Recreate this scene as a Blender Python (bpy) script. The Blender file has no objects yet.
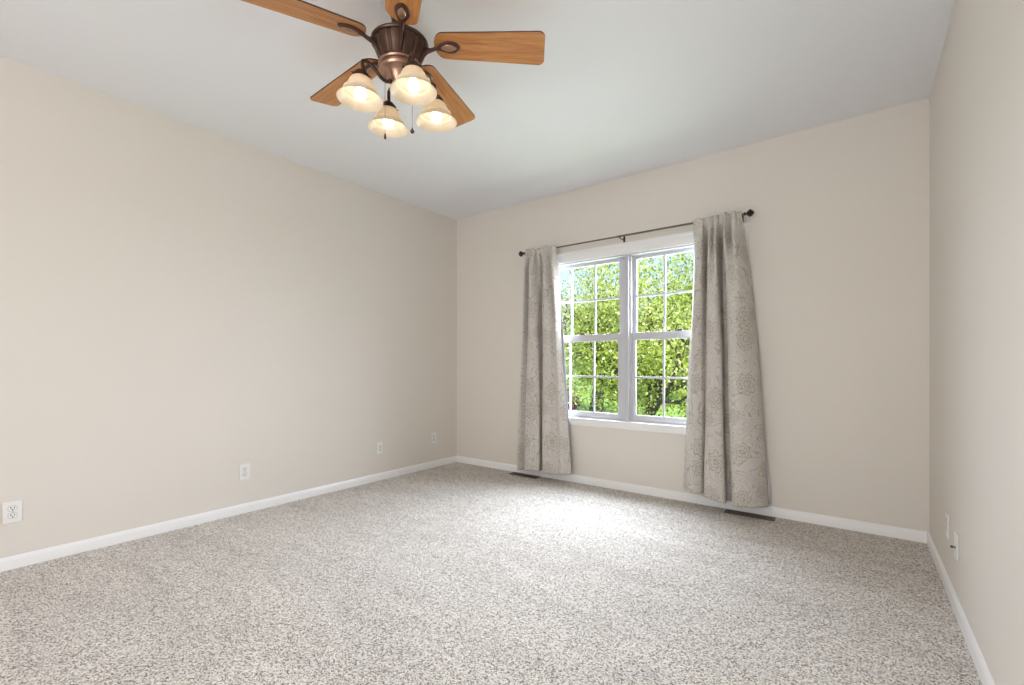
import bpy, bmesh, math, random
import numpy as np
from mathutils import Vector, Matrix

S = bpy.context.scene
COL = S.collection
PI = math.pi

# ------------------------------------------------------------------ camera
CAM_H = 1.097
cd = bpy.data.cameras.new('camera'); cam = bpy.data.objects.new('camera', cd); COL.objects.link(cam)
cam.location = (0, 0, CAM_H)
cam.rotation_euler = (math.radians(90), 0, 0.6438)
cd.sensor_width = 36; cd.lens = 459.8 / 1024 * 36
cd.shift_y = (365.0 - 342.5) / 1024
cd.clip_start = 0.02; cd.clip_end = 300
S.camera = cam

# ------------------------------------------------------------------ exposure
S.view_settings.view_transform = 'Standard'; S.view_settings.look = 'None'
S.view_settings.exposure = 0.94; S.view_settings.gamma = 1.0
S.view_settings.use_curve_mapping = False
S.cycles.use_denoising = True
S.cycles.max_bounces = 10; S.cycles.diffuse_bounces = 6; S.cycles.transparent_max_bounces = 12
S.cycles.sample_clamp_indirect = 6.0
S.cycles.caustics_reflective = False; S.cycles.caustics_refractive = False

# ------------------------------------------------------------------ room measures (metres)
D = 3.803          # back wall plane
XL, XR = -3.640, 0.356
H = 2.74
YR = -2.7          # rear wall plane, behind the camera
WT = 0.16          # wall thickness

# ------------------------------------------------------------------ world, sun, daylight
W = bpy.data.worlds.new('sky'); S.world = W; W.use_nodes = True
nt = W.node_tree; nt.nodes.clear()
wo = nt.nodes.new('ShaderNodeOutputWorld'); bg = nt.nodes.new('ShaderNodeBackground')
tc = nt.nodes.new('ShaderNodeTexCoord'); sx = nt.nodes.new('ShaderNodeSeparateXYZ')
cr = nt.nodes.new('ShaderNodeValToRGB')
nt.links.new(tc.outputs['Generated'], sx.inputs[0]); nt.links.new(sx.outputs['Z'], cr.inputs[0])
cr.color_ramp.elements[0].position = 0.0; cr.color_ramp.elements[0].color = (0.62, 0.78, 1.0, 1)
cr.color_ramp.elements[1].position = 0.7; cr.color_ramp.elements[1].color = (0.20, 0.38, 0.85, 1)
nt.links.new(cr.outputs[0], bg.inputs[0]); nt.links.new(bg.outputs[0], wo.inputs[0])
bg.inputs[1].default_value = 0.85

sd = bpy.data.lights.new('sun', 'SUN'); sun = bpy.data.objects.new('sun', sd); COL.objects.link(sun)
sd.energy = 3.4; sd.color = (1.0, 0.95, 0.86); sd.angle = math.radians(1.0)
sun.rotation_euler = Vector((0.62, -0.42, 0.95)).to_track_quat('Z', 'Y').to_euler()
sun.location = (8, -5, 12)

def area(name, loc, direction, sx_, sy_, power, color):
    l = bpy.data.lights.new(name, 'AREA'); o = bpy.data.objects.new(name, l); COL.objects.link(o)
    l.shape = 'RECTANGLE'; l.size = sx_; l.size_y = sy_; l.energy = power; l.color = color
    o.location = loc; o.rotation_euler = Vector(direction).to_track_quat('-Z', 'Y').to_euler()
    return o
# added fill lamp behind the camera, set in an unseen rear wall opening
area('rear_fill_light', (-0.95, YR - 0.02, 1.35), (0, 1, 0), 2.3, 1.9, 35, (1.0, 0.945, 0.88))
# skylight falling steeply through the window in the back wall
area('back_window_daylight', (-1.62, D + 1.25, 2.55), (0, -1, -0.85), 4.0, 1.6, 430, (0.82, 0.895, 1.0))
# light coming in level from the bright garden
area('garden_daylight', (-1.62, D + 0.50, 1.40), (0, -1, -0.40), 1.8, 1.3, 38, (0.88, 0.92, 1.0))

# ================================================================== helpers
def finish(name, bm, m=None, parent=None, smooth=None, loc=None):
    me = bpy.data.meshes.new(name)
    bmesh.ops.recalc_face_normals(bm, faces=bm.faces)
    bm.to_mesh(me); bm.free()
    o = bpy.data.objects.new(name, me); COL.objects.link(o)
    if m: me.materials.append(m)
    if parent: o.parent = parent
    if loc is not None: o.location = loc
    if smooth is not None:
        me.polygons.foreach_set('use_smooth', [True] * len(me.polygons))
        try: me.set_sharp_from_angle(angle=math.radians(smooth))
        except Exception: pass
    return o

def box(bm, x0, x1, y0, y1, z0, z1, bev=0.0, seg=2, mat=None):
    r = bmesh.ops.create_cube(bm, size=1.0)
    vs = r['verts']
    M = Matrix.Translation(((x0 + x1) / 2, (y0 + y1) / 2, (z0 + z1) / 2)) @ Matrix.Diagonal((abs(x1 - x0), abs(y1 - y0), abs(z1 - z0), 1))
    if mat is not None: M = mat @ M
    bmesh.ops.transform(bm, matrix=M, verts=vs)
    if bev > 0:
        es = list({e for v in vs for e in v.link_edges})
        bmesh.ops.bevel(bm, geom=es, offset=bev, segments=seg, affect='EDGES', profile=0.6)

def lathe(bm, prof, n=48, mod=None, caps=(True, True)):
    """prof: list of (r, z) ; mod(theta, r, z) -> r"""
    rings = []
    for r, z in prof:
        ring = []
        for i in range(n):
            t = 2 * PI * i / n
            rr = mod(t, r, z) if mod else r
            ring.append(bm.verts.new((rr * math.cos(t), rr * math.sin(t), z)))
        rings.append(ring)
    for a, b in zip(rings, rings[1:]):
        for i in range(n):
            j = (i + 1) % n
            bm.faces.new((a[i], a[j], b[j], b[i]))
    if caps[0]: bm.faces.new(rings[0][::-1])
    if caps[1]: bm.faces.new(rings[-1])
    return rings

def loft(bm, secs, n=12):
    """secs: list of (centre, side vector, up vector); closed elliptical tube"""
    rings = []
    for c, s, u in secs:
        c, s, u = Vector(c), Vector(s), Vector(u)
        rings.append([bm.verts.new(c + s * math.cos(2 * PI * i / n) + u * math.sin(2 * PI * i / n)) for i in range(n)])
    for a, b in zip(rings, rings[1:]):
        for i in range(n):
            j = (i + 1) % n
            bm.faces.new((a[i], a[j], b[j], b[i]))
    bm.faces.new(rings[0][::-1]); bm.faces.new(rings[-1])

def catmull(P, k=8):
    P = [Vector(p) for p in P]
    Q = [P[0] * 2 - P[1]] + P + [P[-1] * 2 - P[-2]]
    out = []
    for i in range(1, len(Q) - 2):
        for j in range(k):
            t = j / k
            a, b, c, d = Q[i - 1], Q[i], Q[i + 1], Q[i + 2]
            out.append(0.5 * ((2 * b) + (c - a) * t + (2 * a - 5 * b + 4 * c - d) * t * t + (3 * b - a - 3 * c + d) * t ** 3))
    out.append(P[-1]); return out

def tube(bm, pts, r, n=10):
    pts = [Vector(p) for p in pts]
    prev = None; secs = []
    for i, p in enumerate(pts):
        t = (pts[min(i + 1, len(pts) - 1)] - pts[max(i - 1, 0)]).normalized()
        if prev is None:
            a = Vector((0, 0, 1)) if abs(t.z) < 0.9 else Vector((1, 0, 0))
            s = t.cross(a).normalized()
        else:
            s = (prev - t * prev.dot(t)).normalized()
        prev = s; u = t.cross(s)
        rr = r[i] if isinstance(r, (list, tuple)) else r
        secs.append((p, s * rr, u * rr))
    loft(bm, secs, n)

def tag(o, label, cat, group=None, kind=None):
    o['label'] = label; o['category'] = cat
    if group: o['group'] = group
    if kind: o['kind'] = kind
    return o

def empty(name, loc=(0, 0, 0), rz=0.0, parent=None):
    o = bpy.data.objects.new(name, None); COL.objects.link(o)
    o.location = loc; o.rotation_euler = (0, 0, rz); o.empty_display_size = 0.05
    if parent: o.parent = parent
    return o

# ================================================================== materials
def srgb(r, g, b):
    f = lambda c: (c / 255) / 12.92 if c / 255 <= 0.04045 else ((c / 255 + 0.055) / 1.055) ** 2.4
    return (f(r), f(g), f(b), 1)

class NT:
    def __init__(s, name):
        s.m = bpy.data.materials.new(name); s.m.use_nodes = True
        s.t = s.m.node_tree; s.t.nodes.clear()
        s.out = s.n('ShaderNodeOutputMaterial')
    def n(s, typ, **kw):
        x = s.t.nodes.new(typ)
        for k, v in kw.items():
            if k.startswith('_'): setattr(x, k[1:], v)
        return x
    def l(s, a, b): s.t.links.new(a, b)
    def val(s, sock, v):
        if hasattr(v, 'is_output') or isinstance(v, bpy.types.NodeSocket): s.l(v, sock)
        else: sock.default_value = v
    def math(s, op, a, b=0.0, c=None, clamp=False):
        x = s.n('ShaderNodeMath', _operation=op, _use_clamp=clamp)
        s.val(x.inputs[0], a); s.val(x.inputs[1], b)
        if c is not None: s.val(x.inputs[2], c)
        return x.outputs[0]
    def vmath(s, op, a, b=(0, 0, 0), out=0):
        x = s.n('ShaderNodeVectorMath', _operation=op)
        s.val(x.inputs[0], a); s.val(x.inputs[1], b)
        return x.outputs[out]
    def mix(s, f, a, b, blend='MIX'):
        x = s.n('ShaderNodeMix', _data_type='RGBA', _blend_type=blend)
        s.val(x.inputs[0], f); s.val(x.inputs[6], a); s.val(x.inputs[7], b)
        return x.outputs[2]
    def noise(s, vec, scale, detail=3, rough=0.5, dist=0.0, out='Fac'):
        x = s.n('ShaderNodeTexNoise'); s.l(vec, x.inputs['Vector'])
        x.inputs['Scale'].default_value = scale; x.inputs['Detail'].default_value = detail
        x.inputs['Roughness'].default_value = rough; x.inputs['Distortion'].default_value = dist
        return x.outputs[out]
    def ramp(s, f, stops):
        x = s.n('ShaderNodeValToRGB'); s.l(f, x.inputs[0])
        e = x.color_ramp.elements
        while len(e) < len(stops): e.new(0.5)
        for q, (p_, c) in zip(e, stops): q.position = p_; q.color = c
        return x.outputs[0]
    def map(s, vec, scale=(1, 1, 1), rot=(0, 0, 0), loc=(0, 0, 0)):
        x = s.n('ShaderNodeMapping'); s.l(vec, x.inputs[0])
        x.inputs[1].default_value = loc; x.inputs[2].default_value = rot; x.inputs[3].default_value = scale
        return x.outputs[0]
    def bump(s, h, strength=0.3, dist=0.01):
        x = s.n('ShaderNodeBump'); s.l(h, x.inputs['Height'])
        x.inputs['Strength'].default_value = strength; x.inputs['Distance'].default_value = dist
        return x.outputs[0]
    def obj(s): return s.n('ShaderNodeTexCoord').outputs['Object']
    def uv(s): return s.n('ShaderNodeTexCoord').outputs['UV']
    def bsdf(s, color, rough=0.6, metal=0.0, normal=None, spec=None, **kw):
        x = s.n('ShaderNodeBsdfPrincipled')
        s.val(x.inputs['Base Color'], color); s.val(x.inputs['Roughness'], rough); s.val(x.inputs['Metallic'], metal)
        if normal is not None: s.l(normal, x.inputs['Normal'])
        if spec is not None: x.inputs['Specular IOR Level'].default_value = spec
        for k, v in kw.items(): s.val(x.inputs[k], v)
        s.l(x.outputs[0], s.out.inputs[0]); return x

def simple(name, col, rough=0.5, metal=0.0, nscale=60, bump=0.05, var=0.06, spec=None):
    t = NT(name); o = t.obj(); f = t.noise(o, nscale, 3)
    c2 = tuple(min(1, c * (1 - var)) for c in col[:3]) + (1,)
    c3 = tuple(min(1, c * (1 + var)) for c in col[:3]) + (1,)
    t.bsdf(t.mix(f, c2, c3), rough, metal, t.bump(f, bump, 0.002), spec)
    return t.m

def paint(name, col, scale=90, strength=0.12):
    t = NT(name); o = t.obj()
    a = t.noise(o, scale, 4, 0.6); b = t.noise(o, 2.0, 2)
    h = t.math('ADD', a, t.math('MULTIPLY', b, 0.3))
    c = t.mix(t.math('MULTIPLY', b, 1.0), tuple(x * 0.985 for x in col[:3]) + (1,), tuple(min(1, x * 1.015) for x in col[:3]) + (1,))
    t.bsdf(c, 0.75, 0, t.bump(h, strength, 0.003), 0.25)
    return t.m

M_WALL = paint('greige_wall_paint', (0.73, 0.685, 0.625, 1))
M_CEIL = paint('ceiling_paint', (0.79, 0.80, 0.825, 1), 60, 0.2)
M_TRIM = simple('white_trim_paint', (0.84, 0.835, 0.83, 1), 0.35, 0, 30, 0.02, 0.01)
M_VINYL = simple('white_vinyl', (0.55, 0.55, 0.58, 1), 0.35, 0, 30, 0.02, 0.01)
M_PLATE = simple('white_plastic', (0.82, 0.81, 0.79, 1), 0.3, 0, 30, 0.01, 0.01)
M_SLOT = simple('dark_slot', (0.03, 0.03, 0.03, 1), 0.6)
M_GAP = simple('grey_plate_gap', (0.32, 0.31, 0.30, 1), 0.6)
M_DARK = simple('dark_bronze_rod', (0.035, 0.028, 0.024, 1), 0.38, 0.6, 80, 0.1, 0.3)
M_ROD = simple('brushed_pewter_rod', (0.16, 0.135, 0.115, 1), 0.35, 0.8, 80, 0.05, 0.15)
M_STEEL = simple('coax_metal', (0.35, 0.33, 0.30, 1), 0.3, 1.0)
M_CORD = simple('black_cable', (0.02, 0.02, 0.02, 1), 0.5)
M_VENT = simple('brown_register_metal', (0.13, 0.10, 0.075, 1), 0.45, 0.3, 80, 0.05, 0.15)

def bronze(name, c0, c1, rough):
    t = NT(name); o = t.obj()
    f = t.noise(o, 14, 5, 0.65)
    t.bsdf(t.mix(t.math('MULTIPLY', f, 1.0), c0, c1), rough, 0.75, t.bump(t.noise(o, 150, 3), 0.04, 0.001))
    return t.m
M_BRONZE = bronze('oil_rubbed_bronze', (0.055, 0.030, 0.022, 1), (0.13, 0.075, 0.055, 1), 0.36)
M_COPPER = bronze('antique_copper', (0.30, 0.17, 0.12, 1), (0.52, 0.33, 0.24, 1), 0.30)

def wood():
    t = NT('honey_oak_blade'); o = t.obj()
    v = t.map(o, (2.2, 26, 26))
    g = t.noise(v, 1.6, 6, 0.6, 0.8)
    fine = t.noise(t.map(o, (8, 260, 60)), 1.0, 3, 0.6)
    f = t.math('ADD', t.math('MULTIPLY', g, 0.8), t.math('MULTIPLY', fine, 0.25))
    c = t.ramp(f, [(0.30, (0.30, 0.105, 0.032, 1)), (0.50, (0.50, 0.215, 0.07, 1)), (0.72, (0.66, 0.33, 0.125, 1))])
    t.bsdf(c, 0.38, 0, t.bump(fine, 0.05, 0.001), 0.4)
    return t.m
M_WOOD = wood()
M_EDGE = simple('dark_blade_edge', (0.10, 0.045, 0.02, 1), 0.5)

def glass_shade():
    t = NT('frosted_alabaster_glass'); o = t.obj()
    f = t.noise(o, 22, 4, 0.6, 1.2)
    c = t.mix(f, (0.78, 0.68, 0.54, 1), (0.92, 0.86, 0.76, 1))
    tr = t.n('ShaderNodeBsdfTranslucent'); t.l(c, tr.inputs[0])
    df = t.n('ShaderNodeBsdfDiffuse'); t.l(c, df.inputs[0])
    gl = t.n('ShaderNodeBsdfGlossy'); gl.inputs['Roughness'].default_value = 0.2
    a = t.n('ShaderNodeMixShader'); a.inputs[0].default_value = 0.5; t.l(tr.outputs[0], a.inputs[1]); t.l(df.outputs[0], a.inputs[2])
    b = t.n('ShaderNodeMixShader'); b.inputs[0].default_value = 0.06; t.l(a.outputs[0], b.inputs[1]); t.l(gl.outputs[0], b.inputs[2])
    t.l(b.outputs[0], t.out.inputs[0]); return t.m
M_SHADE = glass_shade()

def bulb_mat():
    t = NT('warm_lit_bulb'); e = t.n('ShaderNodeEmission')
    e.inputs[0].default_value = (1.0, 0.86, 0.68, 1); e.inputs[1].default_value = 5.6
    t.l(e.outputs[0], t.out.inputs[0]); return t.m
M_BULB = bulb_mat()

def pane():
    t = NT('window_glass')
    tr = t.n('ShaderNodeBsdfTransparent'); tr.inputs[0].default_value = (0.97, 0.98, 0.98, 1)
    gl = t.n('ShaderNodeBsdfGlossy'); gl.inputs['Roughness'].default_value = 0.0
    fr = t.n('ShaderNodeFresnel'); fr.inputs[0].default_value = 1.45
    a = t.n('ShaderNodeMixShader'); t.l(t.math('MULTIPLY', fr.outputs[0], 0.35), a.inputs[0]); t.l(tr.outputs[0], a.inputs[1]); t.l(gl.outputs[0], a.inputs[2])
    t.l(a.outputs[0], t.out.inputs[0]); return t.m
M_GLASS = pane()

def carpet():
    t = NT('speckled_carpet'); o = t.obj()
    wob = t.noise(o, 110, 2, 0.5, 0, 'Color')
    v = t.vmath('ADD', o, t.vmath('MULTIPLY', wob, (0.006, 0.006, 0.006)))
    vo = t.n('ShaderNodeTexVoronoi'); t.l(v, vo.inputs['Vector']); vo.inputs['Scale'].default_value = 240
    rnd = t.n('ShaderNodeSeparateXYZ'); t.l(vo.outputs['Color'], rnd.inputs[0])
    n1 = t.noise(o, 290, 3, 0.7)
    f = t.math('ADD', t.math('MULTIPLY', rnd.outputs[0], 0.62), t.math('MULTIPLY', n1, 0.40))
    c = t.ramp(f, [(0.22, (0.13, 0.10, 0.08, 1)), (0.38, (0.46, 0.41, 0.36, 1)), (0.52, (0.71, 0.665, 0.615, 1)), (0.85, (0.89, 0.86, 0.82, 1))])
    # pile brushed in broad strokes
    st = t.noise(t.map(o, (0.8, 3.4, 1), (0, 0, 0.5)), 1.9, 5, 0.65, 0.7)
    k = t.math('ADD', t.math('MULTIPLY', st, 0.50), 0.76)
    c2 = t.vmath('SCALE', c); t.val(c2.node.inputs['Scale'], k)
    h = t.math('SUBTRACT', t.math('MULTIPLY', n1, 0.6), t.math('MULTIPLY', vo.outputs['Distance'], 0.9))
    t.bsdf(c2, 0.95, 0, t.bump(h, 0.55, 0.006), 0.1)
    return t.m
M_CARPET = carpet()

def curtain_fabric():
    t = NT('embroidered_curtain_fabric'); uv = t.uv()
    # meandering vine lines
    n1 = t.noise(uv, 5.2, 0.8, 0.4, 1.4)
    f1 = t.math('ABSOLUTE', t.math('SUBTRACT', t.math('FRACT', t.math('MULTIPLY', n1, 11.0)), 0.5))
    line = t.math('SUBTRACT', 1.0, t.math('MULTIPLY', f1, 6.5), clamp=True)
    # flower rosettes
    vo = t.n('ShaderNodeTexVoronoi'); vo.voronoi_dimensions = '2D'
    t.l(uv, vo.inputs['Vector']); vo.inputs['Scale'].default_value = 3.9; vo.inputs['Randomness'].default_value = 0.85
    loc = t.vmath('SUBTRACT', uv, vo.outputs['Position'])
    sp = t.n('ShaderNodeSeparateXYZ'); t.l(loc, sp.inputs[0])
    r = t.math('SQRT', t.math('ADD', t.math('MULTIPLY', sp.outputs[0], sp.outputs[0]), t.math('MULTIPLY', sp.outputs[1], sp.outputs[1])))
    cs = t.n('ShaderNodeSeparateXYZ'); t.l(vo.outputs['Color'], cs.inputs[0])
    r = t.math('DIVIDE', r, t.math('ADD', 0.70, t.math('MULTIPLY', cs.outputs[0], 0.55)))
    r = t.math('ADD', r, t.math('MULTIPLY', t.math('SUBTRACT', t.noise(uv, 22, 2), 0.5), 0.055))
    th = t.math('ADD', t.math('ARCTAN2', sp.outputs[1], sp.outputs[0]), t.math('MULTIPLY', cs.outputs[1], 6.0))
    pet = t.math('ADD', 0.050, t.math('MULTIPLY', t.math('ABSOLUTE', t.math('COSINE', t.math('MULTIPLY', th, 3.5))), 0.020))
    def ring(k, w):
        d = t.math('ABSOLUTE', t.math('SUBTRACT', r, t.math('MULTIPLY', pet, k)))
        return t.math('SUBTRACT', 1.0, t.math('MULTIPLY', d, 1.0 / w), clamp=True)
    rings = t.math('MAXIMUM', t.math('MAXIMUM', ring(1.0, 0.0055), ring(0.62, 0.0048)), ring(0.28, 0.006))
    inside = t.math('LESS_THAN', r, pet)
    line2 = t.math('MULTIPLY', line, t.math('SUBTRACT', 1.0, inside))
    weave = t.noise(t.map(uv, (1, 1, 1)), 420, 2, 0.6)
    slub = t.noise(t.map(uv, (300, 12, 1)), 1.0, 2, 0.6)
    base = t.mix(t.math('ADD', t.math('MULTIPLY', weave, 0.5), t.math('MULTIPLY', slub, 0.5)), (0.585, 0.55, 0.505, 1), (0.725, 0.69, 0.645, 1))
    c = t.mix(t.math('MULTIPLY', line2, 0.55), base, (0.27, 0.235, 0.185, 1))
    c = t.mix(t.math('MULTIPLY', rings, 0.80), c, (0.27, 0.235, 0.165, 1))
    c = t.mix(t.math('MULTIPLY', inside, 0.15), c, (0.42, 0.38, 0.29, 1))
    h = t.math('ADD', weave, t.math('MULTIPLY', t.math('MAXIMUM', line2, rings), 0.8))
    df = t.bsdf(c, 0.9, 0, t.bump(h, 0.25, 0.002), 0.15)
    tr = t.n('ShaderNodeBsdfTranslucent'); t.l(c, tr.inputs[0])
    mx = t.n('ShaderNodeMixShader'); mx.inputs[0].default_value = 0.10
    t.l(df.outputs[0], mx.inputs[1]); t.l(tr.outputs[0], mx.inputs[2]); t.l(mx.outputs[0], t.out.inputs[0])
    return t.m
M_CURT = curtain_fabric()
M_LINING = simple('white_curtain_lining', (0.60, 0.60, 0.61, 1), 0.9, 0, 200, 0.1, 0.03)

def leaf_mat(name, a, b, c):
    t = NT(name)
    oi = t.n('ShaderNodeAttribute'); oi.attribute_name = 'tint'
    col = t.ramp(oi.outputs['Fac'], [(0.0, a), (0.5, b), (1.0, c)])
    df = t.n('ShaderNodeBsdfDiffuse'); t.l(col, df.inputs[0])
    tr = t.n('ShaderNodeBsdfTranslucent'); t.l(col, tr.inputs[0])
    m = t.n('ShaderNodeMixShader'); m.inputs[0].default_value = 0.45
    t.l(df.outputs[0], m.inputs[1]); t.l(tr.outputs[0], m.inputs[2]); t.l(m.outputs[0], t.out.inputs[0])
    return t.m
M_LEAF = leaf_mat('spring_leaves', (0.20, 0.25, 0.04, 1), (0.56, 0.62, 0.12, 1), (0.86, 0.87, 0.46, 1))
M_LEAF2 = leaf_mat('pale_leaves', (0.26, 0.29, 0.12, 1), (0.60, 0.63, 0.24, 1), (0.86, 0.86, 0.58, 1))
M_LEAFR = leaf_mat('plum_leaves', (0.20, 0.05, 0.08, 1), (0.38, 0.12, 0.17, 1), (0.55, 0.26, 0.30, 1))
M_BARK = simple('bark', (0.055, 0.045, 0.04, 1), 0.9, 0, 20, 0.5, 0.4)
def grass():
    t = NT('lawn_grass'); o = t.obj()
    c = t.mix(t.noise(o, 1.2, 4), (0.24, 0.40, 0.07, 1), (0.42, 0.56, 0.16, 1))
    t.bsdf(c, 0.95, 0, t.bump(t.noise(o, 40, 3), 0.4, 0.03), 0.1); return t.m
M_GRASS = grass()

# ================================================================== the room
def struct(name, bm, m, **kw):
    o = finish(name, bm, m, **kw); o['kind'] = 'structure'; return o

bm = bmesh.new(); box(bm, XL - WT, XR + WT, YR - WT, D + WT, -0.12, 0); struct('floor', bm, M_CARPET)
bm = bmesh.new(); box(bm, XL - WT, XR + WT, YR - WT, D + WT, H, H + 0.2); struct('ceiling', bm, M_CEIL)
bm = bmesh.new(); box(bm, XL - WT, XL, YR - WT, D + WT, 0, H); struct('wall_left', bm, M_WALL)
bm = bmesh.new(); box(bm, XR, XR + WT, YR - WT, D + WT, 0, H); struct('wall_right', bm, M_WALL)
# back wall with the window opening
OX0, OX1, OZ0, OZ1 = -2.515, -0.715, 0.595, 2.064
def holed(name, y0, y1, hx0, hx1, hz0, hz1, m):
    bm = bmesh.new()
    xs = [XL, hx0, hx1, XR]; zs = [0, hz0, hz1, H]
    V = {}
    for k, y in enumerate((y0, y1)):
        for i, x in enumerate(xs):
            for j, z in enumerate(zs): V[i, j, k] = bm.verts.new((x, y, z))
    for i in range(3):
        for j in range(3):
            if (i, j) == (1, 1): continue
            for k in (0, 1): bm.faces.new((V[i, j, k], V[i + 1, j, k], V[i + 1, j + 1, k], V[i, j + 1, k]))
    ring = [(1, 1), (2, 1), (2, 2), (1, 2)]
    for a, b in zip(ring, ring[1:] + ring[:1]): bm.faces.new((V[a + (0,)], V[b + (0,)], V[b + (1,)], V[a + (1,)]))
    out = [(0, 0), (3, 0), (3, 3), (0, 3)]
    for i in range(3):
        for j in (0, 3):
            bm.faces.new((V[i, j, 0], V[i + 1, j, 0], V[i + 1, j, 1], V[i, j, 1]))
            bm.faces.new((V[j, i, 0], V[j, i + 1, 0], V[j, i + 1, 1], V[j, i, 1]))
    return struct(name, bm, m)
holed('wall_back', D, D + WT, OX0, OX1, OZ0, OZ1, M_WALL)
holed('wall_rear', YR - WT, YR, -2.10, 0.20, 0.4, 2.3, M_WALL)  # unseen opening, placed to suit the added fill lamp

def baseboard(name, p0, p1, inward):
    """profiled board from p0 to p1, growing towards 'inward'"""
    prof = [(0, 0), (0.0125, 0), (0.0125, 0.048), (0.0105, 0.054), (0.0085, 0.057), (0.0065, 0.064), (0.0035, 0.068), (0, 0.069)]
    bm = bmesh.new(); p0, p1, n = Vector(p0), Vector(p1), Vector(inward)
    A = [bm.verts.new(p0 + n * a + Vector((0, 0, z))) for a, z in prof]
    B = [bm.verts.new(p1 + n * a + Vector((0, 0, z))) for a, z in prof]
    for i in range(len(prof)):
        j = (i + 1) % len(prof); bm.faces.new((A[i], A[j], B[j], B[i]))
    bm.faces.new(A[::-1]); bm.faces.new(B)
    struct(name, bm, M_TRIM, smooth=35)
baseboard('baseboard_back', (XL + 0.0125, D, 0), (XR - 0.0125, D, 0), (0, -1, 0))
baseboard('baseboard_left', (XL, YR, 0), (XL, D, 0), (1, 0, 0))
baseboard('baseboard_right', (XR, YR, 0), (XR, D, 0), (-1, 0, 0))

# ------------------------------------------------------------------ window
win = empty('window_1', (0, 0, 0)); win['kind'] = 'structure'
bm = bmesh.new()   # casing round the opening with a stepped head
CW = 0.062
box(bm, OX0 - CW, OX1 + CW, D - 0.016, D, OZ1, OZ1 + 0.088, 0.003)
box(bm, OX0 - CW - 0.006, OX1 + CW + 0.006, D - 0.024, D, OZ1 + 0.076, OZ1 + 0.098, 0.004)
box(bm, OX0 - CW, OX0, D - 0.016, D, OZ0 - 0.058, OZ1, 0.003)
box(bm, OX1, OX1 + CW, D - 0.016, D, OZ0 - 0.058, OZ1, 0.003)
finish('window_casing', bm, M_TRIM, win, 30)
bm = bmesh.new()
box(bm, OX0, OX1, D - 0.016, D, OZ0 - 0.058, OZ0 - 0.004, 0.003)
box(bm, OX0, OX1, D - 0.024, D + 0.05, OZ0 - 0.006, OZ0 + 0.008, 0.004)
finish('window_stool', bm, M_TRIM, win, 30)
MC = -1.602                              # centre of the mullion
bm = bmesh.new()
box(bm, OX0, OX0 + 0.022, D + 0.0, D + 0.12, OZ0, OZ1); box(bm, OX1 - 0.022, OX1, D, D + 0.12, OZ0, OZ1)
box(bm, OX0, OX1, D + 0.0, D + 0.12, OZ1 - 0.012, OZ1); box(bm, OX0, OX1, D + 0.02, D + 0.12, OZ0, OZ0 + 0.016)
finish('window_frame', bm, M_VINYL, win)
bm = bmesh.new()
box(bm, MC - 0.014, MC + 0.014, D - 0.006, D + 0.12, OZ0 + 0.008, OZ1 - 0.004, 0.002)
box(bm, MC - 0.028, MC + 0.028, D + 0.022, D + 0.12, OZ0 + 0.008, OZ1 - 0.010, 0.002)
finish('mullion', bm, M_VINYL, win, 30)

def sash(gx0, gx1, gz0, gz1, fx0, fx1, fz0, fz1, y, upper):
    """sash frame f.. around glass g.. centred on plane y; three panes wide, two high"""
    bm = bmesh.new(); t = 0.030
    box(bm, fx0, gx0, y - t / 2, y + t / 2, fz0, fz1, 0.002); box(bm, gx1, fx1, y - t / 2, y + t / 2, fz0, fz1, 0.002)
    box(bm, gx0, gx1, y - t / 2, y + t / 2, gz1, fz1, 0.002); box(bm, gx0, gx1, y - t / 2, y + t / 2, fz0, gz0, 0.002)
    # glazing bead
    for a in ((gx0, gx0 + 0.007, gz0, gz1), (gx1 - 0.007, gx1, gz0, gz1), (gx0, gx1, gz0, gz0 + 0.007), (gx0, gx1, gz1 - 0.007, gz1)):
        box(bm, a[0], a[1], y - 0.009, y + 0.009, a[2], a[3])
    s = finish('sash', bm, M_VINYL, win, 30)
    bm = bmesh.new(); box(bm, gx0, gx1, y - 0.002, y + 0.002, gz0, gz1)
    g = finish('glass_pane', bm, M_GLASS, s)
    bm = bmesh.new(); w = 0.0085
    for k in (1, 2):
        x = gx0 + (gx1 - gx0) * k / 3; box(bm, x - w, x + w, y - 0.007, y + 0.007, gz0, gz1, 0.0015, 1)
    z = (gz0 + gz1) / 2; box(bm, gx0, gx1, y - 0.0072, y + 0.0072, z - w, z + w, 0.0015, 1)
    finish('muntin_grid', bm, M_VINYL, s)
    if not upper:
        xm = gx0 + (gx1 - gx0) * 0.5
        bm = bmesh.new()
        box(bm, xm - 0.030, xm + 0.030, y - 0.010, y + 0.012, fz1, fz1 + 0.006, 0.002)
        box(bm, xm - 0.010, xm + 0.034, y - 0.018, y - 0.002, fz1 + 0.005, fz1 + 0.016, 0.003)
        lk = finish('sash_lock', bm, M_VENT, s, 30); lk['label'] = 'dark cam lock on the meeting rail'
for (a, b, fa, fb) in ((-2.440, -1.697, OX0 + 0.022, MC - 0.028), (-1.548, -0.805, MC + 0.028, OX1 - 0.022)):
    sash(a, b, 1.370, 2.030, fa, fb, 1.325, OZ1 - 0.012, D + 0.080, True)
    sash(a + 0.004, b + 0.004, 0.656, 1.322, fa, fb, OZ0 + 0.016, 1.378, D + 0.045, False)

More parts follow.
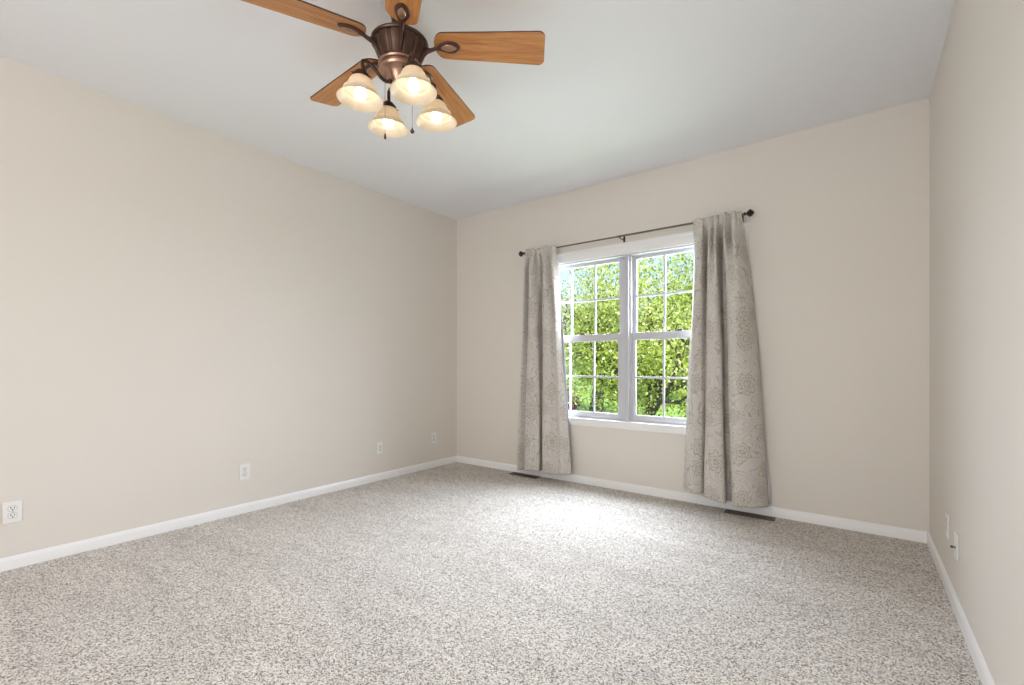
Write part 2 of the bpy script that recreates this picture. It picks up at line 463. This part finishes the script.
# ------------------------------------------------------------------ curtain rod
RY, RZ = D - 0.098, 2.200
rod = empty('curtain_rod', (MC, RY, RZ))
tag(rod, 'thin dark metal curtain rod above the window with faceted ball finials', 'curtain rod')
RX0, RX1 = -2.640 - MC, -0.650 - MC
bm = bmesh.new(); tube(bm, [(RX0, 0, 0), (-0.05, 0, 0)], 0.0068, 16); tube(bm, [(-0.05, 0, 0), (RX1, 0, 0)], 0.0082, 16)
finish('pole', bm, M_ROD, rod, 40)
for s, x in ((-1, RX0), (1, RX1)):
    bm = bmesh.new(); Rm = Matrix.Rotation(s * PI / 2, 4, 'Y')
    lathe(bm, [(0.009, -0.012), (0.013, -0.010), (0.013, -0.004), (0.008, 0.000), (0.008, 0.006), (0.017, 0.012), (0.029, 0.029), (0.019, 0.045), (0.006, 0.055)], 8)
    bmesh.ops.transform(bm, matrix=Matrix.Translation((x, 0, 0)) @ Rm, verts=bm.verts)
    finish('finial', bm, M_DARK, rod)
for x in (RX0 + 0.03, -0.024, RX1 - 0.04):
    bm = bmesh.new()
    yw = D - RY
    box(bm, x - 0.009, x + 0.009, yw - 0.005, yw - 0.0005, -0.032, 0.022, 0.002)
    tube(bm, catmull([(x, yw - 0.004, -0.012), (x, yw - 0.05, -0.016), (x, 0.012, -0.013)], 5), 0.0045, 10)
    n = 14   # cup that holds the pole
    tube(bm, [(x, 0.0105 * math.cos(t), 0.0105 * math.sin(t)) for t in [PI * 1.0 + 1.45 * PI * i / n - 0.2 for i in range(n + 1)]], 0.0024, 8)
    tube(bm, [(x, -0.010, -0.012), (x, -0.016, -0.020)], 0.003, 8)
    finish('bracket', bm, M_DARK, rod, 40)

# ------------------------------------------------------------------ curtains
def spline1(P, n):
    """P list of (x,d) -> n samples, smooth"""
    Q = catmull([(p[0], p[1], 0) for p in P], 24)
    out = []
    for i in range(n):
        f = i / (n - 1) * (len(Q) - 1); k = min(int(f), len(Q) - 2); t = f - k
        q = Q[k].lerp(Q[k + 1], t); out.append((q.x, q.y))
    return out

def curtain(name, label, top, mid, bot, fabric_w, seed, hem):
    rng = random.Random(seed)
    root = empty(name, ((top[0][0] + top[-1][0]) / 2, RY, 0.0))
    tag(root, label, 'curtain', 'pair of curtains at the window')
    NU, NV = 260, 130
    T, Mi, B = spline1(top, NU), spline1(mid, NU), spline1(bot, NU)
    z0, z1 = 0.080, 2.219
    bm = bmesh.new(); uvl = bm.loops.layers.uv.new('UVMap'); V = []
    ph = [rng.random() * 6.28 for _ in range(6)]
    for j in range(NV + 1):
        v = j / NV                      # 0 top .. 1 bottom
        z = z1 + (z0 - z1) * v
        row = []
        for i in range(NU):
            u = i / (NU - 1)
            if v < 0.35:
                t = v / 0.35; t = t * t * (3 - 2 * t) * 0.6 + t * 0.4
                x = T[i][0] + (Mi[i][0] - T[i][0]) * t; d = T[i][1] + (Mi[i][1] - T[i][1]) * t
            else:
                t = (v - 0.35) / 0.65
                x = Mi[i][0] + (B[i][0] - Mi[i][0]) * t; d = Mi[i][1] + (B[i][1] - Mi[i][1]) * t
            # gathers: fine crimping by the pole fading downwards
            g = max(0, 1 - v / 0.12)
            amp = 1.12 + 2.3 * max(0.0, min(1.0, (v - 0.03) / 0.06)) * max(0.0, 1 - v / 0.5)
            d = 0.125 + (d - 0.125) * amp
            d += 0.0045 * g * math.sin(u * 95 + ph[0] + 3 * v) + 0.003 * math.sin(u * 30 + 5 * v + ph[1]) * (1 - v)
            # soft sway of the folds
            x += 0.006 * math.sin(v * 7 + u * 9 + ph[2]) * v * (1 - v) * 3
            d += 0.006 * math.sin(v * 5 + u * 14 + ph[3]) * v
            # pocket pinched onto the pole
            zz = (z - RZ) / 0.022
            d -= 0.008 * g * math.exp(-((z - (RZ - 0.030)) / 0.010) ** 2) + 0.008 * g * math.exp(-((z - (RZ + 0.017)) / 0.006) ** 2)
            zo = 0.0
            if j < 3: zo = 0.006 * math.sin(u * 40 + ph[4])
            if j > NV - 3: zo = 0.007 * math.sin(u * 11 + ph[5])
            zo += (hem[0] * max(0.0, 1 - u / hem[1])) * v ** 3
            if v < 0.035: d = max(d, 0.116)
            d = max(d, 0.045)
            row.append(bm.verts.new((x - root.location.x, (D - d) - root.location.y, z + zo)))
        V.append(row)
    for j in range(NV):
        for i in range(NU - 1):
            f = bm.faces.new((V[j][i], V[j][i + 1], V[j + 1][i + 1], V[j + 1][i]))
            for lp, (a, b) in zip(f.loops, ((i, j), (i + 1, j), (i + 1, j + 1), (i, j + 1))):
                lp[uvl].uv = (a / (NU - 1) * fabric_w + seed * 0.37, (1 - b / NV) * 2.17)
    o = finish('fabric_panel', bm, M_CURT, root, 180)
    md = o.modifiers.new('thickness', 'SOLIDIFY'); md.thickness = 0.0025; md.offset = 1
    # back of the rod pocket and the white lining hanging behind
    bm = bmesh.new(); V = []
    n = 60
    for j in range(41):
        v = j / 40; z = 2.176 + (0.095 - 2.176) * v; row = []
        for i in range(n):
            u = i / (n - 1)
            xl = top[0][0] + (bot[0][0] - top[0][0]) * v + 0.004
            xr = top[-1][0] + (bot[-1][0] - top[-1][0]) * v + 0.002 + 0.013 * math.sin(min(v * 1.6, 1) * PI * 0.5)
            if name == 'curtain' and seed == 1: xr -= 0.034
            x = xl + (xr - xl) * u
            d = 0.104 - 0.068 * min(1.0, v / 0.10) ** 0.7 + 0.003 * math.sin(u * 16 + v * 3) * v
            row.append(bm.verts.new((x - root.location.x, (D - d) - root.location.y, z)))
        V.append(row)
    for j in range(40):
        for i in range(n - 1): bm.faces.new((V[j][i], V[j][i + 1], V[j + 1][i + 1], V[j + 1][i]))
    o = finish('lining', bm, M_LINING, root, 180)
    o['label'] = 'plain white lining behind the patterned fabric'
    md = o.modifiers.new('thickness', 'SOLIDIFY'); md.thickness = 0.0015
    return root

Ltop = [(-2.600, .114), (-2.575, .140), (-2.548, .114), (-2.515, .142), (-2.485, .140), (-2.462, .113), (-2.438, .138), (-2.412, .113), (-2.385, .118), (-2.350, .145), (-2.318, .120), (-2.282, .138), (-2.250, .114)]
Lmid = [(-2.660, .080), (-2.628, .125), (-2.590, .075), (-2.548, .135), (-2.500, .145), (-2.450, .130), (-2.440, .075), (-2.400, .075), (-2.380, .140), (-2.320, .150), (-2.275, .115), (-2.250, .130), (-2.225, .100)]
Lbot = [(-2.742, .060), (-2.700, .110), (-2.655, .060), (-2.600, .135), (-2.510, .155), (-2.432, .135), (-2.450, .055), (-2.392, .060), (-2.380, .145), (-2.310, .155), (-2.235, .120), (-2.180, .130), (-2.110, .075)]
curtain('curtain', 'patterned greige curtain panel hanging left of the window, narrower of the two', Ltop, Lmid, Lbot, 1.05, 1, (-0.035, 0.35))
Rtop = [(-1.012, .114), (-0.980, .130), (-0.942, .145), (-0.915, .114), (-0.888, .136), (-0.868, .114), (-0.845, .142), (-0.818, .113), (-0.800, .116), (-0.780, .148), (-0.752, .114), (-0.728, .148), (-0.700, .132), (-0.673, .114)]
Rmid = [(-1.035, .095), (-1.000, .135), (-0.950, .125), (-0.925, .085), (-0.900, .140), (-0.858, .155), (-0.820, .140), (-0.815, .065), (-0.775, .060), (-0.762, .145), (-0.715, .175), (-0.660, .160), (-0.615, .125), (-0.595, .080)]
Rbot = [(-1.100, .080), (-1.035, .130), (-0.965, .105), (-0.945, .070), (-0.920, .150), (-0.845, .175), (-0.778, .155), (-0.790, .055), (-0.738, .050), (-0.722, .165), (-0.660, .200), (-0.585, .180), (-0.535, .120), (-0.510, .065)]
curtain('curtain', 'patterned greige curtain panel hanging right of the window, its white lining showing', Rtop, Rmid, Rbot, 1.15, 2, (0.045, 0.45))

# ------------------------------------------------------------------ ceiling fan
FX, FY, FZ = -1.672, 1.3746, 2.562
fan = empty('ceiling_fan', (FX, FY, H))
tag(fan, 'bronze ceiling fan with five honey oak blades and four lit glass shades', 'ceiling fan')
dz = -H
bm = bmesh.new()     # canopy against the ceiling
lathe(bm, [(0.056, 0.0), (0.057, -0.012), (0.052, -0.030), (0.045, -0.050), (0.038, -0.065), (0.038, -0.150)], 48)
finish('canopy', bm, M_BRONZE, fan, 35)
def flute(t, r, z):
    k = abs(math.cos(t * 6 + 0.4)) ** 22   # narrow grooves between the raised staves
    return r * (1 - 0.05 * k)
bm = bmesh.new()
lathe(bm, [(0.036, 2.600 + dz), (0.040, 2.592 + dz), (0.070, 2.586 + dz), (0.105, 2.578 + dz), (0.122, 2.573 + dz), (0.128, 2.568 + dz), (0.1295, 2.562 + dz), (0.126, 2.556 + dz), (0.118, 2.554 + dz)], 80, None, (True, True))
finish('motor_cover', bm, M_BRONZE, fan, 40)
bm = bmesh.new()
lathe(bm, [(0.120, 2.557 + dz), (0.118, 2.548 + dz), (0.114, 2.532 + dz), (0.106, 2.512 + dz), (0.097, 2.490 + dz), (0.092, 2.470 + dz)], 160, flute)
finish('motor_housing', bm, M_BRONZE, fan, 50)
bm = bmesh.new()
lathe(bm, [(0.082, 2.474 + dz), (0.082, 2.470 + dz), (0.093, 2.468 + dz), (0.0965, 2.462 + dz), (0.093, 2.456 + dz), (0.084, 2.453 + dz), (0.084, 2.441 + dz), (0.093, 2.438 + dz), (0.089, 2.429 + dz), (0.080, 2.426 + dz), (0.064, 2.424 + dz), (0.058, 2.418 + dz), (0.050, 2.400 + dz), (0.041, 2.382 + dz), (0.031, 2.368 + dz), (0.024, 2.360 + dz), (0.014, 2.352 + dz), (0.009, 2.345 + dz), (0.002, 2.342 + dz)], 64)
o = finish('light_kit_housing', bm, M_COPPER, fan, 40); o['label'] = 'copper toned bowl under the motor'

# one blade with its iron, then copies
PHI = 0.6085
def blade_outline(n=10):
    P = []
    L0, L1 = 0.158, 0.661
    w0, w1 = 0.067, 0.085
    # root: rounded
    for i in range(n + 1):
        a = PI / 2 + PI * i / n
        P.append((L0 + 0.045 + 0.045 * math.cos(a), w0 * math.sin(a) if abs(math.sin(a)) < 0.999 else w0 * math.sin(a)))
    c = 0.028
    for i in range(n + 1):
        a = -PI / 2 + PI / 2 * i / n; P.append((L1 - c + c * math.cos(a), -w1 + c + c * math.sin(a)))
    for i in range(n + 1):
        a = PI / 2 * i / n; P.append((L1 - c + c * math.cos(a), w1 - c + c * math.sin(a)))
    return P
bm = bmesh.new()
P = blade_outline(); th = 0.0035
lo = [bm.verts.new((x, y, -th)) for x, y in P]; hi = [bm.verts.new((x, y, th)) for x, y in P]
bm.faces.new(lo[::-1]); bm.faces.new(hi)
for i in range(len(P)):
    j = (i + 1) % len(P); f = bm.faces.new((lo[i], lo[j], hi[j], hi[i])); f.material_index = 1
PITCH = math.radians(12); DROOP = math.radians(3)
b0 = finish('blade', bm, M_WOOD, None); b0.data.materials.append(M_EDGE)
bm = bmesh.new()
Rp = Matrix.Rotation(-PITCH, 4, 'X')
secs = []
z = lambda v: v - 2.54
path = [(0.090, 2.500, 0.0065, 0.044), (0.104, 2.502, 0.0070, 0.040), (0.116, 2.508, 0.0075, 0.026), (0.130, 2.512, 0.0085, 0.013), (0.148, 2.517, 0.0095, 0.0085), (0.166, 2.525, 0.011, 0.0065), (0.184, 2.530, 0.018, 0.006), (0.204, 2.532, 0.028, 0.006), (0.226, 2.532, 0.033, 0.0065), (0.248, 2.532, 0.030, 0.006), (0.264, 2.5325, 0.021, 0.005), (0.276, 2.533, 0.007, 0.003)]
for r, zz, hw, hh in path:
    k = max(0, min(1, (r - 0.15) / 0.06)); a = -PITCH * k
    secs.append(((r, 0, z(zz) + 0.002), (0, hw * math.cos(a), hw * math.sin(a)), (0, -hh * math.sin(a), hh * math.cos(a))))
loft(bm, secs, 16)
i0 = finish('blade_iron', bm, M_BRONZE, None, 50)
bm = bmesh.new()     # raised oval boss on the iron
loft(bm, [((0.190 + 0.07 * i / 8, 0, z(2.5275)), (0, 0.018 * math.sin(PI * (0.06 + 0.88 * i / 8)), 0), (0, 0, 0.006 * math.sin(PI * (0.06 + 0.88 * i / 8)))) for i in range(9)], 12)
bmesh.ops.transform(bm, matrix=Matrix.Rotation(-PITCH, 4, 'X'), verts=bm.verts)
k0 = finish('boss', bm, M_COPPER, i0, 60)
for k in range(5):
    a = PHI + k * 2 * PI / 5
    if k == 0: b, i_, kb = b0, i0, k0
    else:
        b = b0.copy(); COL.objects.link(b); i_ = i0.copy(); COL.objects.link(i_)
        kb = k0.copy(); COL.objects.link(kb); kb.parent = i_
    for o_ in (b, i_):
        o_.parent = fan; o_.location = (0, 0, FZ - H)
    i_.rotation_euler = (Matrix.Rotation(a, 4, 'Z') @ Matrix.Rotation(DROOP, 4, 'Y')).to_euler()
    b.rotation_euler = (Matrix.Rotation(a, 4, 'Z') @ Matrix.Rotation(DROOP, 4, 'Y') @ Matrix.Rotation(-PITCH, 4, 'X')).to_euler()

# light arms, fitters, shades, bulbs
RHO, ZR = 0.178, 2.256
def bell():
    bm = bmesh.new()
    pr = [(0.028, 0.096), (0.035, 0.094), (0.042, 0.089), (0.048, 0.081), (0.053, 0.070), (0.058, 0.058), (0.063, 0.048), (0.068, 0.042), (0.0725, 0.040), (0.0735, 0.036), (0.072, 0.033), (0.077, 0.025), (0.085, 0.014), (0.092, 0.006), (0.0965, 0.002), (0.098, 0.0)]
    inn = [(r - 0.0035, zz) for r, zz in pr[::-1]]
    lathe(bm, pr + [(0.0965, -0.0015)] + inn, 56, None, (False, False))
    return bm
sh0 = None
TILT = math.radians(2)
for k in range(4):
    a = math.radians(-111 + 90 * k)
    arm_root_dir = Vector((math.cos(a), math.sin(a), 0))
    def at(r, zz): return Vector((arm_root_dir.x * r, arm_root_dir.y * r, zz - H))
    bm = bmesh.new()
    pts = catmull([at(0.040, 2.384), at(0.060, 2.374), at(0.082, 2.380), at(0.106, 2.402), at(0.130, 2.424), at(0.154, 2.434), at(0.169, 2.424), at(0.168, 2.404), at(0.166, 2.388)], 6)
    tube(bm, pts, 0.0078, 12)
    bmesh.ops.create_uvsphere(bm, u_segments=14, v_segments=8, radius=0.011, matrix=Matrix.Translation(at(0.046, 2.380)))
    bmesh.ops.create_uvsphere(bm, u_segments=14, v_segments=8, radius=0.009, matrix=Matrix.Translation(at(0.1665, 2.428)))
    arm = finish('light_arm', bm, M_BRONZE, fan, 60)
    # assembly axis leans slightly outwards
    axis = Matrix.Rotation(a, 4, 'Z') @ Matrix.Rotation(-TILT, 4, 'Y')
    loc = at(RHO, ZR)
    def place(bm):
        bmesh.ops.transform(bm, matrix=axis, verts=bm.verts)
    bm = bmesh.new()
    lathe(bm, [(0.008, 0.128), (0.018, 0.126), (0.024, 0.121), (0.025, 0.112), (0.035, 0.109), (0.038, 0.104), (0.038, 0.092), (0.034, 0.089), (0.022, 0.089), (0.020, 0.070), (0.015, 0.068)], 32)
    for q in range(3):
        t = 2 * PI * q / 3 + 0.4
        tube(bm, [(0.036 * math.cos(t), 0.036 * math.sin(t), 0.098), (0.047 * math.cos(t), 0.047 * math.sin(t), 0.098)], 0.003, 8)
    place(bm); finish('lamp_socket', bm, M_BRONZE, arm, 40, loc)
    if sh0 is None:
        bm = bell(); place(bm)
        bmesh.ops.transform(bm, matrix=Matrix.Rotation(-a, 4, 'Z'), verts=bm.verts)
        sh0 = finish('lamp_shade', bm, M_SHADE, fan, 60); sh0.rotation_euler = (0, 0, a); sh = sh0
        bm = bmesh.new()
        lathe(bm, [(0.010, 0.078), (0.011, 0.068), (0.016, 0.059), (0.0225, 0.048), (0.0255, 0.036), (0.0255, 0.029), (0.0225, 0.019), (0.0155, 0.0115), (0.007, 0.0085), (0.001, 0.008)], 28)
        place(bm); bmesh.ops.transform(bm, matrix=Matrix.Rotation(-a, 4, 'Z'), verts=bm.verts)
        bu0 = finish('light_bulb', bm, M_BULB, fan, 60); bu0.rotation_euler = (0, 0, a); bu = bu0
    else:
        sh = sh0.copy(); COL.objects.link(sh); sh.rotation_euler = (0, 0, a)
        bu = bu0.copy(); COL.objects.link(bu); bu.rotation_euler = (0, 0, a)
    sh.location = loc; bu.location = (loc[0], loc[1], loc[2] - 0.007)
    sh.parent = fan; bu.parent = fan
right = Vector((0.8, 0.6, 0))
for (off, z0, z1, kind) in ((-0.068, 2.425, 2.130, 'drop'), (0.056, 2.425, 2.155, 'ball')):
    p_ = right * off
    bm = bmesh.new()
    q = p_ * (0.052 / 0.062)
    tube(bm, catmull([(q.x, q.y, z0 - H), (p_.x, p_.y, z0 - 0.012 - H), (p_.x, p_.y, z1 + 0.02 - H)], 4), 0.0013, 6)
    c = finish('pull_chain', bm, M_COPPER, fan, 60)
    bm = bmesh.new()
    if kind == 'drop': lathe(bm, [(0.002, 0.026), (0.004, 0.020), (0.0055, 0.008), (0.0055, 0.002), (0.003, 0.0)], 16)
    else:
        bmesh.ops.create_uvsphere(bm, u_segments=16, v_segments=10, radius=0.0095, matrix=Matrix.Translation((0, 0, 0.010)))
        lathe(bm, [(0.003, 0.026), (0.004, 0.018)], 10)
    finish('pull_knob', bm, M_BRONZE, c, 60, (p_.x, p_.y, z1 - H))

# ------------------------------------------------------------------ wall plates
def plate_bm(w=0.072, h=0.116):
    bm = bmesh.new(); box(bm, -w / 2, w / 2, -0.0062, 0.0, -h / 2, h / 2, 0.0028, 3); return bm
def outlet_parts(root):
    finish('cover_plate', plate_bm(), M_PLATE, root, 40)
    for s in (1, -1):
        bm = bmesh.new()
        n = 28; ring = []
        pts = []
        for i in range(n):
            t = 2 * PI * i / n
            pts.append((0.0172 * math.cos(t), max(-0.0135, min(0.0135, 0.0172 * math.sin(t))) + s * 0.0195))
        A = [bm.verts.new((x, -0.0055, z_)) for x, z_ in pts]; B = [bm.verts.new((x, -0.0082, z_)) for x, z_ in pts]
        bm.faces.new(B); bm.faces.new(A[::-1])
        for i in range(n): bm.faces.new((A[i], A[(i + 1) % n], B[(i + 1) % n], B[i]))
        r = finish('receptacle', bm, M_PLATE, root)
        bm = bmesh.new()
        A = [bm.verts.new((x * 1.07, -0.0060, (z_ - s * 0.0195) * 1.09 + s * 0.0195)) for x, z_ in pts]; B = [bm.verts.new((v_.co.x, -0.0066, v_.co.z)) for v_ in A]
        bm.faces.new(B); bm.faces.new(A[::-1])
        for i in range(n): bm.faces.new((A[i], A[(i + 1) % n], B[(i + 1) % n], B[i]))
        finish('recess', bm, M_GAP, r)
        bm = bmesh.new()
        zc = s * 0.0195
        box(bm, -0.0082, -0.0050, -0.0086, -0.007, zc - 0.001, zc + 0.0090); box(bm, 0.0050, 0.0082, -0.0086, -0.007, zc - 0.0002, zc + 0.0082)
        tube(bm, [(0, -0.0086, zc - 0.0072), (0, -0.007, zc - 0.0072)], 0.0034, 12)
        finish('slot', bm, M_SLOT, r)
    bm = bmesh.new(); tube(bm, [(0, -0.0080, 0), (0, -0.005, 0)], 0.003, 12); finish('screw', bm, M_STEEL, root)

def copy_tree(o, parent=None):
    c = o.copy(); COL.objects.link(c); c.parent = parent
    for ch in [x for x in list(COL.objects) if x.parent == o]: copy_tree(ch, c)
    return c
LX = XL + 0.0004
spots = [(0.366, 0.306, 'white duplex outlet on the left wall, nearest the viewer'),
         (1.539, 0.304, 'white duplex outlet on the left wall, second nearest the viewer'),
         (3.445, 0.314, 'white duplex outlet on the left wall, beside the back corner')]
out0 = None
for y, z_, lab in spots:
    if out0 is None:
        out0 = empty('wall_outlet', (0, 0, 0)); outlet_parts(out0); o = out0
    else: o = copy_tree(out0)
    o.location = (LX, y, z_); o.rotation_euler = (0, 0, PI / 2)
    tag(o, lab, 'outlet', 'outlets along the left wall')
# decorator-style jack plate, third along the left wall
jp = empty('jack_plate', (LX, 2.746, 0.307), PI / 2); tag(jp, 'white jack plate with recessed grey centre on the left wall', 'wall plate')
finish('cover_plate', plate_bm(), M_PLATE, jp, 40)
bm = bmesh.new(); box(bm, -0.0165, 0.0165, -0.0085, -0.005, -0.0335, 0.0335, 0.001)
ins = finish('jack_insert', bm, M_PLATE, jp)
bm = bmesh.new(); box(bm, -0.007, 0.007, -0.0092, -0.0080, 0.006, 0.020); box(bm, -0.007, 0.007, -0.0092, -0.0080, -0.022, -0.008)
finish('port', bm, simple('grey_port', (0.40, 0.39, 0.38, 1), 0.6), ins)
# right wall: outlet, then coax plate
o = copy_tree(out0); o.location = (XR - 0.0004, 3.067, 0.317); o.rotation_euler = (0, 0, -PI / 2)
tag(o, 'white duplex outlet on the right wall, nearer the back corner', 'outlet', None)
if 'group' in o: del o['group']
cp = empty('cable_plate', (XR - 0.0004, 2.815, 0.294), -PI / 2); tag(cp, 'white cable plate on the right wall with a short dark connector sticking out', 'wall plate')
finish('cover_plate', plate_bm(), M_PLATE, cp, 40)
bm = bmesh.new(); tube(bm, [(0, -0.004, -0.006), (0, -0.010, -0.006)], 0.0065, 6); tube(bm, [(0, -0.010, -0.006), (0, -0.017, -0.006)], 0.0045, 16)
cn = finish('coax_jack', bm, M_STEEL, cp)
bm = bmesh.new(); tube(bm, [(0, -0.015, -0.006), (0, -0.019, -0.006), (0, -0.023, -0.0055)], 0.0050, 14)
finish('plug', bm, M_CORD, cn, 50)

# ------------------------------------------------------------------ floor registers
def register_parts(root, L=0.33, Wd=0.092):
    bm = bmesh.new(); t = 0.006
    for a in ((-L / 2, L / 2, -Wd / 2, -Wd / 2 + 0.014), (-L / 2, L / 2, Wd / 2 - 0.014, Wd / 2), (-L / 2, -L / 2 + 0.016, -Wd / 2 + 0.014, Wd / 2 - 0.014), (L / 2 - 0.016, L / 2, -Wd / 2 + 0.014, Wd / 2 - 0.014)):
        box(bm, a[0], a[1], a[2], a[3], 0.0, t, 0.0015)
    fr = finish('frame', bm, M_VENT, root, 40)
    bm = bmesh.new()
    box(bm, -L / 2 + 0.015, L / 2 - 0.015, -0.002, 0.002, 0.001, 0.005)
    n = 22
    for i in range(n):
        x = -L / 2 + 0.02 + (L - 0.04) * i / (n - 1)
        box(bm, x - 0.0022, x + 0.0022, -Wd / 2 + 0.013, Wd / 2 - 0.013, 0.0015, 0.0048)
    finish('louvre', bm, M_VENT, root)
    bm = bmesh.new(); box(bm, -L / 2 + 0.015, L / 2 - 0.015, -Wd / 2 + 0.013, Wd / 2 - 0.013, 0.0002, 0.0010)
    finish('duct_opening', bm, M_SLOT, root)
rg = empty('floor_register', (-0.628, D - 0.082, 0.0005)); register_parts(rg)
tag(rg, 'brown metal floor register in the carpet below the right curtain', 'floor vent', 'floor registers under the window')
r2 = copy_tree(rg); r2.location = (-2.640, D - 0.082, 0.0005)
tag(r2, 'brown metal floor register in the carpet below the left curtain', 'floor vent', 'floor registers under the window')

# ================================================================== outside
GZ = -0.45
bm = bmesh.new(); box(bm, -70, 50, D + WT + 0.02, 90, GZ - 0.3, GZ); o = finish('lawn', bm, M_GRASS); o['kind'] = 'structure'

def leaf_mesh(name, centers, size, m, parent, seed, spread_tint=0.33):
    rng = np.random.default_rng(seed); n = len(centers)
    ax = rng.normal(size=(n, 3)); ax /= np.linalg.norm(ax, axis=1)[:, None]
    nb = rng.normal(size=(n, 3)); nb[:, 2] += 0.6
    sd_ = np.cross(ax, nb); sd_ /= np.linalg.norm(sd_, axis=1)[:, None]
    nn = np.cross(ax, sd_)
    s = (size * rng.uniform(0.7, 1.3, n))[:, None]
    v = np.empty((n, 6, 3))
    v[:, 0] = centers - ax * s * 0.5
    v[:, 1] = centers - ax * s * 0.12 + sd_ * s * 0.30 + nn * s * 0.08
    v[:, 2] = centers + ax * s * 0.22 + sd_ * s * 0.24 + nn * s * 0.08
    v[:, 3] = centers + ax * s * 0.5
    v[:, 4] = centers + ax * s * 0.22 - sd_ * s * 0.24 + nn * s * 0.08
    v[:, 5] = centers - ax * s * 0.12 - sd_ * s * 0.30 + nn * s * 0.08
    me = bpy.data.meshes.new(name)
    idx = (np.arange(n) * 6)[:, None]
    F = np.concatenate([idx + np.array([[0, 1, 2, 3]]), idx + np.array([[0, 3, 4, 5]])], 1).reshape(-1)
    me.vertices.add(n * 6); me.vertices.foreach_set('co', v.reshape(-1))
    me.loops.add(n * 8); me.loops.foreach_set('vertex_index', F.astype(np.int32))
    me.polygons.add(n * 2); me.polygons.foreach_set('loop_start', (np.arange(n * 2) * 4).astype(np.int32))
    me.polygons.foreach_set('loop_total', np.full(n * 2, 4, np.int32))
    me.update(calc_edges=True)
    at_ = me.attributes.new('tint', 'FLOAT', 'FACE')
    at_.data.foreach_set('value', np.repeat(np.clip(rng.normal(0.5, spread_tint, n), 0, 1), 2).astype(np.float32))
    me.materials.append(m)
    o = bpy.data.objects.new(name, me); COL.objects.link(o); o.parent = parent
    return o

def tree(name, loc, height, crown_r, crown_z, nleaf, leaf, m, label, cat, seed, trunk_r=0.11, stems=1, group=None, low=0.35):
    rng = random.Random(seed); root = empty(name, loc); tag(root, label, cat, group)
    bm = bmesh.new(); tips = []
    def grow(p, d, L, r, depth):
        pts = [p]; q = Vector(p); dd = Vector(d)
        n = 4
        for i in range(n):
            dd = (dd + Vector((rng.uniform(-.22, .22), rng.uniform(-.22, .22), rng.uniform(-.10, .14)))).normalized()
            q = q + dd * (L / n); pts.append(q.copy())
            if depth <= 2 or rng.random() < 0.9: tips.append((q.copy(), depth))
        tube(bm, pts, [r * (1 - 0.45 * i / n) for i in range(n + 1)], 6)
        if depth == 0: return
        for k in range(rng.choice((3, 3, 4)) if depth > 1 else 3):
            a = rng.uniform(0, 2 * PI); tilt = rng.uniform(0.45, 1.05)
            s = dd.orthogonal().normalized(); u = dd.cross(s)
            nd = (dd * math.cos(tilt) + (s * math.cos(a) + u * math.sin(a)) * math.sin(tilt)).normalized()
            b = pts[rng.choice((2, 3, 4))]
            grow(b, nd, L * rng.uniform(0.62, 0.8), r * 0.60, depth - 1)
    for s_ in range(stems):
        a = rng.uniform(0, 6.28); lean = 0.0 if stems == 1 else 0.45
        grow(Vector((0, 0, -0.05)), Vector((math.cos(a) * lean, math.sin(a) * lean, 1)).normalized(), height * 0.30, trunk_r, 4)
    finish('trunk', bm, M_BARK, root, 60)
    nr = np.random.default_rng(seed)
    T = np.array([t_[0][:] for t_ in tips if t_[0].z > low and t_[1] <= 3]); k = nr.integers(0, len(T), nleaf // 2)
    A = T[k] + nr.normal(size=(len(k), 3)) * 0.16
    # leafy clumps filling the crown
    nc = 110; C = nr.normal(size=(nc, 3)); C /= np.linalg.norm(C, axis=1)[:, None]; C *= nr.uniform(0.35, 1.0, nc)[:, None]
    C = C * np.array([crown_r, crown_r, (height - crown_z)]) + np.array([0, 0, crown_z]); C = C[C[:, 2] > low]
    k = nr.integers(0, len(C), nleaf - nleaf // 2); B = C[k] + nr.normal(size=(len(k), 3)) * (0.17 * crown_r / 1.0) * 0.8
    P_ = np.concatenate([A, B]); P_ = P_[P_[:, 2] > 0.08]
    leaf_mesh('foliage', P_, leaf, m, root, seed)
    return root
tree('garden_tree', (-3.9, 9.8, GZ), 4.5, 1.5, 2.0, 27000, 0.07, M_LEAF, 'bright green leafy tree outside, filling the right-hand sash', 'tree', 5, 0.14, 2, 'trees on the lawn')
tree('garden_tree', (-6.7, 13.4, GZ), 5.3, 1.9, 2.3, 19000, 0.078, M_LEAF2, 'paler green tree outside, seen through the left-hand sash', 'tree', 8, 0.24, 1, 'trees on the lawn', 0.75)
tree('garden_tree', (-5.6, 20.5, GZ), 7.2, 2.8, 3.6, 18000, 0.12, M_LEAF, 'taller tree further back on the lawn, behind the window mullion', 'tree', 13, 0.14, 1, 'trees on the lawn', 0.6)
tree('garden_tree', (-14.5, 24.0, GZ), 5.5, 3.2, 3.0, 14000, 0.14, M_LEAF2, 'distant pale tree at the far edge of the lawn', 'tree', 21, 0.16, 1, 'trees on the lawn', 0.6)
tree('plum_shrub', (-6.6, 11.4, GZ), 0.95, 0.38, 0.45, 1200, 0.09, M_LEAFR, 'plum red leafy shrub on the lawn by the left curtain edge', 'shrub', 34, 0.03, 3, None, 0.05)
